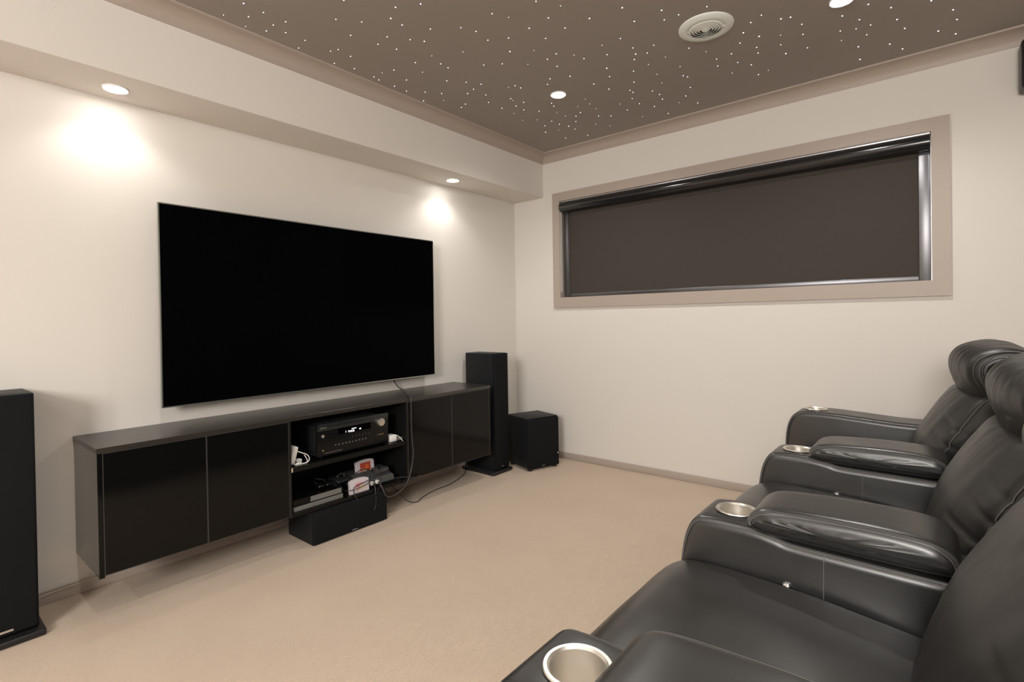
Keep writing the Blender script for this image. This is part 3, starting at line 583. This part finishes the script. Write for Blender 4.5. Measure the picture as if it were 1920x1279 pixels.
def make_arm(parent, yc, prof, pad, btn_side=-1):
    W = .093; r = .024
    a = obj('armrest', slab(prof, -W, W, r, nr=7, ny=6, n=6, bulge=0, capn=1), LEATHER)
    zt = .603 if prof is ARM else .637
    cx = -.394
    boolean_hole(a, (cx, 0), .0445, zt-.10, zt+.05)
    a.parent = parent; a.location = (0, yc, 0)
    obj('cup_holder', lathe([(.0425, zt-.078), (.0432, zt-.004), (.0445, zt+.0005), (.0495, zt+.001), (.0505, zt+.0025), (.0490, zt+.0045), (.0440, zt+.0045), (.0405, zt+.001), (.0400, zt-.070), (.038, zt-.074), (.0001, zt-.074)], 48, c=(cx, 0, 0)), STEEL, a, smooth=35)
    th = math.radians(40)
    for sd in (-1, 1):
        yy = sd*(W-r*(1-math.cos(th)))
        for off in (0, .0045):
            t2 = th+off/r; yy = sd*(W-r*(1-math.cos(t2)))
            obj('seam', tube_bm(seam_on(prof, 2, 14, yy, r*(1-math.sin(t2))), .0011 if off == 0 else .0007, seg=6, n=1, smooth=False), STITCH, a, smooth=70)
    zz = prof[11][1]
    for sd in (-1, 1):
        obj('seam', tube_bm([(-.19, sd*(W-.006), zz-.009), (-.1905, sd*(W+.0002), zz-.022), (-.191, sd*(W+.0006), zz-.06), (-.195, sd*(W+.0006), .25), (-.197, sd*(W+.0006), .06)], .0010, seg=6, n=4), STITCH, a, smooth=70)
        obj('release_button', lathe([(.0001, .009), (.006, .0085), (.010, .005), (.0115, .001), (.0115, -.001)], 20, c=(-.262, W+.0002, .488), axis='y') if sd > 0 else lathe([(.0001, -.009), (.006, -.0085), (.010, -.005), (.0115, -.001), (.0115, .001)], 20, c=(-.262, -W-.0002, .488), axis='y'), CHROME, a, smooth=60)
    if pad:
        pr = [(-.322, .592), (-.343, .602), (-.348, .616), (-.338, .634), (-.310, .649), (-.25, .656), (-.12, .660), (-.02, .655), (.018, .640), (.034, .615), (.030, .594), (.0, .586), (-.15, .586), (-.28, .588)]
        def pd(v, t):
            k = math.sin(PI*min(1, max(0, (v.z-.59)/.05)))
            s = abs(t)**6
            return v+Vector((0, (1 if t > 0 else -1)*s*(wr((v.x*1.0+v.z*.8, 3, v.z*.3), .0026, 55)), 0))*k
        p = obj('arm_pad', slab(pr, -.098, .098, .026, nr=8, ny=8, n=10, bulge=.002, disp=pd), LEATHER, a, smooth=180)
        for sd in (-1, 1):
            for off in (0, .0042, .0075):
                t2 = math.radians(38)+off/.026; yy = sd*(.098-.026*(1-math.cos(t2)))
                obj('seam', tube_bm(seam_on(pr, 1, 10, yy, .026*(1-math.sin(t2)), n=10), .0013 if off == 0 else .0007, seg=6, n=1, smooth=False), STITCH, p, smooth=70)
    return a
def make_recliner():
    t = empty('recliner', (0, 0, 0), '', 'recliner chair', 'black leather recliners in a row')
    HW = .283
    obj('base', slab([(-.47, .04), (-.47, .29), (.10, .29), (.22, .26), (.22, .04)], -HW+.004, HW-.004, .01, nr=3, ny=2, corners=True), LEATHER, t, smooth=50)
    for a in (-.40, .15):
        for b in (-.22, .22): obj('foot', lathe([(.018, 0), (.022, .042)], 18, c=(a, b, 0)), BLKPLA, t, smooth=40)
    seat = [(-.560, .300), (-.583, .325), (-.586, .362), (-.572, .408), (-.540, .455), (-.495, .488), (-.44, .500), (-.34, .500), (-.20, .492), (-.05, .474), (.08, .452), (.12, .38), (.09, .300), (-.25, .296)]
    def sdp(v, u):
        if v.z > .42:
            v = v+Vector((0, 0, .008*(1-u*u)+wr((v.x, v.y*.7, 0), .003, 9)*(1-u**8)))
        return v
    obj('seat', slab(seat, -HW, HW, .024, nr=7, ny=26, n=8, disp=sdp), LEATHER, t, smooth=180)
    obj('footrest', slab([(-.555, .298), (-.582, .280), (-.585, .20), (-.580, .10), (-.560, .07), (-.50, .07), (-.49, .12), (-.49, .29), (-.52, .298)], -HW+.003, HW-.003, .02, nr=5, ny=8, n=6), LEATHER, t, smooth=180)
    back = [(.06, .44), (.0, .452), (-.030, .475), (-.036, .51), (-.022, .57), (.006, .66), (.050, .742), (.083, .796), (.104, .820), (.135, .828), (.19, .818), (.26, .80), (.32, .77), (.345, .68), (.345, .5), (.31, .25), (.28, .09), (.20, .07), (.13, .10), (.11, .25), (.10, .40)]
    def crease(y, z, s_, k):        # folds pulled in from the side seam of the cushion
        f = 0
        for z0, a, wd, sl in ((.600, .011, .0060, .05), (.560, .013, .0060, .02), (.655, .007, .0065, .10), (.705, .004, .007, .12)):
            f += a*math.exp(-((z-z0-sl*(1-k)-.003*math.sin(y*13+z0*90))/wd)**2)
        return f
    def bdp(v, u):
        au = abs(u)
        if v.z < .43 and v.x > .08: return v
        w_ = min(1, max(0, (.345-v.x)/.16))
        d = .082*au**2.4*w_
        if v.x > .2: return v+Vector((d, 0, 0))
        zz = min(1, max(0, (v.z-.46)/.06))
        s = v.z+v.x*1.2
        st = (wr((v.y*3.2+s*.5, s*.55, 4.0), .0030, 7)+wr((v.y*7+s*.9, s*.6, 9.0), .0016, 10))*(1-au**8)
        cr = crease(v.y, v.z, 0, au)*min(1, max(0, (au-.50)/.40))
        return v+Vector((d+(st+cr)*zz, 0, 0))
    def bcap(q, f):
        k = min(1, (1-f)*5)
        r = q.z-.55*(q.x-.12)
        return k*(wr((q.x*.9, r*5.0, 3.0), .010, 6)+wr((q.x*1.2, r*10, 5.0), .004, 6)-crease(q.y, q.z+.1*(q.x-.1), 0, 1)*max(0, 1-(q.x-.06)*5))
    obj('backrest', slab(back, -HW+.001, HW-.001, .022, nr=7, ny=54, n=12, bulge=.016, disp=bdp, capn=26, capd=bcap, wfun=lambda z: 1.0+.045*min(1, max(0, (z-.60)/.08))), LEATHER2, t, smooth=180)
    for sd in (-1, 1):
        ys = sd*(HW-.001-.0055); P = []
        for q in inset_prof(spline([Vector(p) for p in back], 12), .0055)[3*12:11*12]:
            wf = 1.0+.045*min(1, max(0, (q.y-.60)/.08))
            P.append(tuple(bdp(Vector((q.x, ys*wf, q.y)), ys/(HW-.001))+Vector((-.0006, sd*.0006, 0))))
        obj('seam', tube_bm(P, .0017, seg=6, n=1, smooth=False), STITCH, t, smooth=70)
    head = [(.150, .758), (.134, .795), (.112, .845), (.097, .892), (.098, .934), (.117, .967), (.155, .988), (.21, .996), (.27, .984), (.318, .945), (.338, .875), (.328, .80), (.290, .745), (.235, .718), (.185, .722)]
    def hdp(v, u):
        au = abs(u)
        ang = math.atan2(v.z-.86, v.x-.21)
        d = Vector((v.x-.21, 0, v.z-.86)).normalized()
        a = (wr((v.y*7, ang*.25, 2.0), .0030, 6)+wr((v.y*17, ang*.35, 6.0), .0018, 5))*(1-au**6)
        k = au**2.4
        fr = min(1, max(0, (.34-v.x)/.2))
        return v+d*a+Vector((.052*k*fr, 0, (-.016 if v.z > .86 else .030)*k*abs(v.z-.86)/.13))
    def hcap(q, f):         # band, groove, then a puffed inner panel
        return -.012*math.exp(-((f-.80)/.05)**2)+(.010+wr((q.x*3, q.z*6, 2.0), .006, 8))*max(0, min(1, (.76-f)/.2))
    h = obj('headrest', slab(head, -.275, .275, .030, nr=8, ny=64, n=10, bulge=.006, disp=hdp, capn=22, capd=hcap), LEATHER2, t, smooth=180)
    for sd in (-1, 1):
        for ins, yy, rr, m_ in ((.009, .266, .0036, LEATHER), (.0195, .2735, .0011, STITCH), (.026, .275, .0036, LEATHER)):
            P = inset_prof(spline([Vector(p) for p in head], 6), ins)
            obj('piping', tube_bm([tuple(hdp(Vector((q.x, sd*yy, q.y)), sd*yy/.275)) for q in P], rr, seg=8, n=1, closed=True, smooth=False), m_, h, smooth=70)
    return t
r3 = make_recliner(); r3.location = (0, .998, 0)
r2 = copy_tree(r3); r2.location = (0, 1.756, 0)
r1 = copy_tree(r3); r1.location = (-.062, 2.514, 0)
for ch in r1.children:
    if ch.name.split('.')[0] in ('seat', 'footrest', 'base'): ch.location.x += .10
a3 = make_arm(r3, .379, ARM, True)
a2 = copy_tree(a3, r2)
a4 = copy_tree(a3, r3); a4.location = (0, -.379, 0)
a1 = make_arm(r1, .379, ARM1, False)
r3['label'] = 'nearest black leather recliner, with padded cup-holder arms on both sides'
r2['label'] = 'middle black leather recliner of the row, between the near and far recliners'
r1['label'] = 'farthest black leather recliner, with the low unpadded end arm beside the window wall'
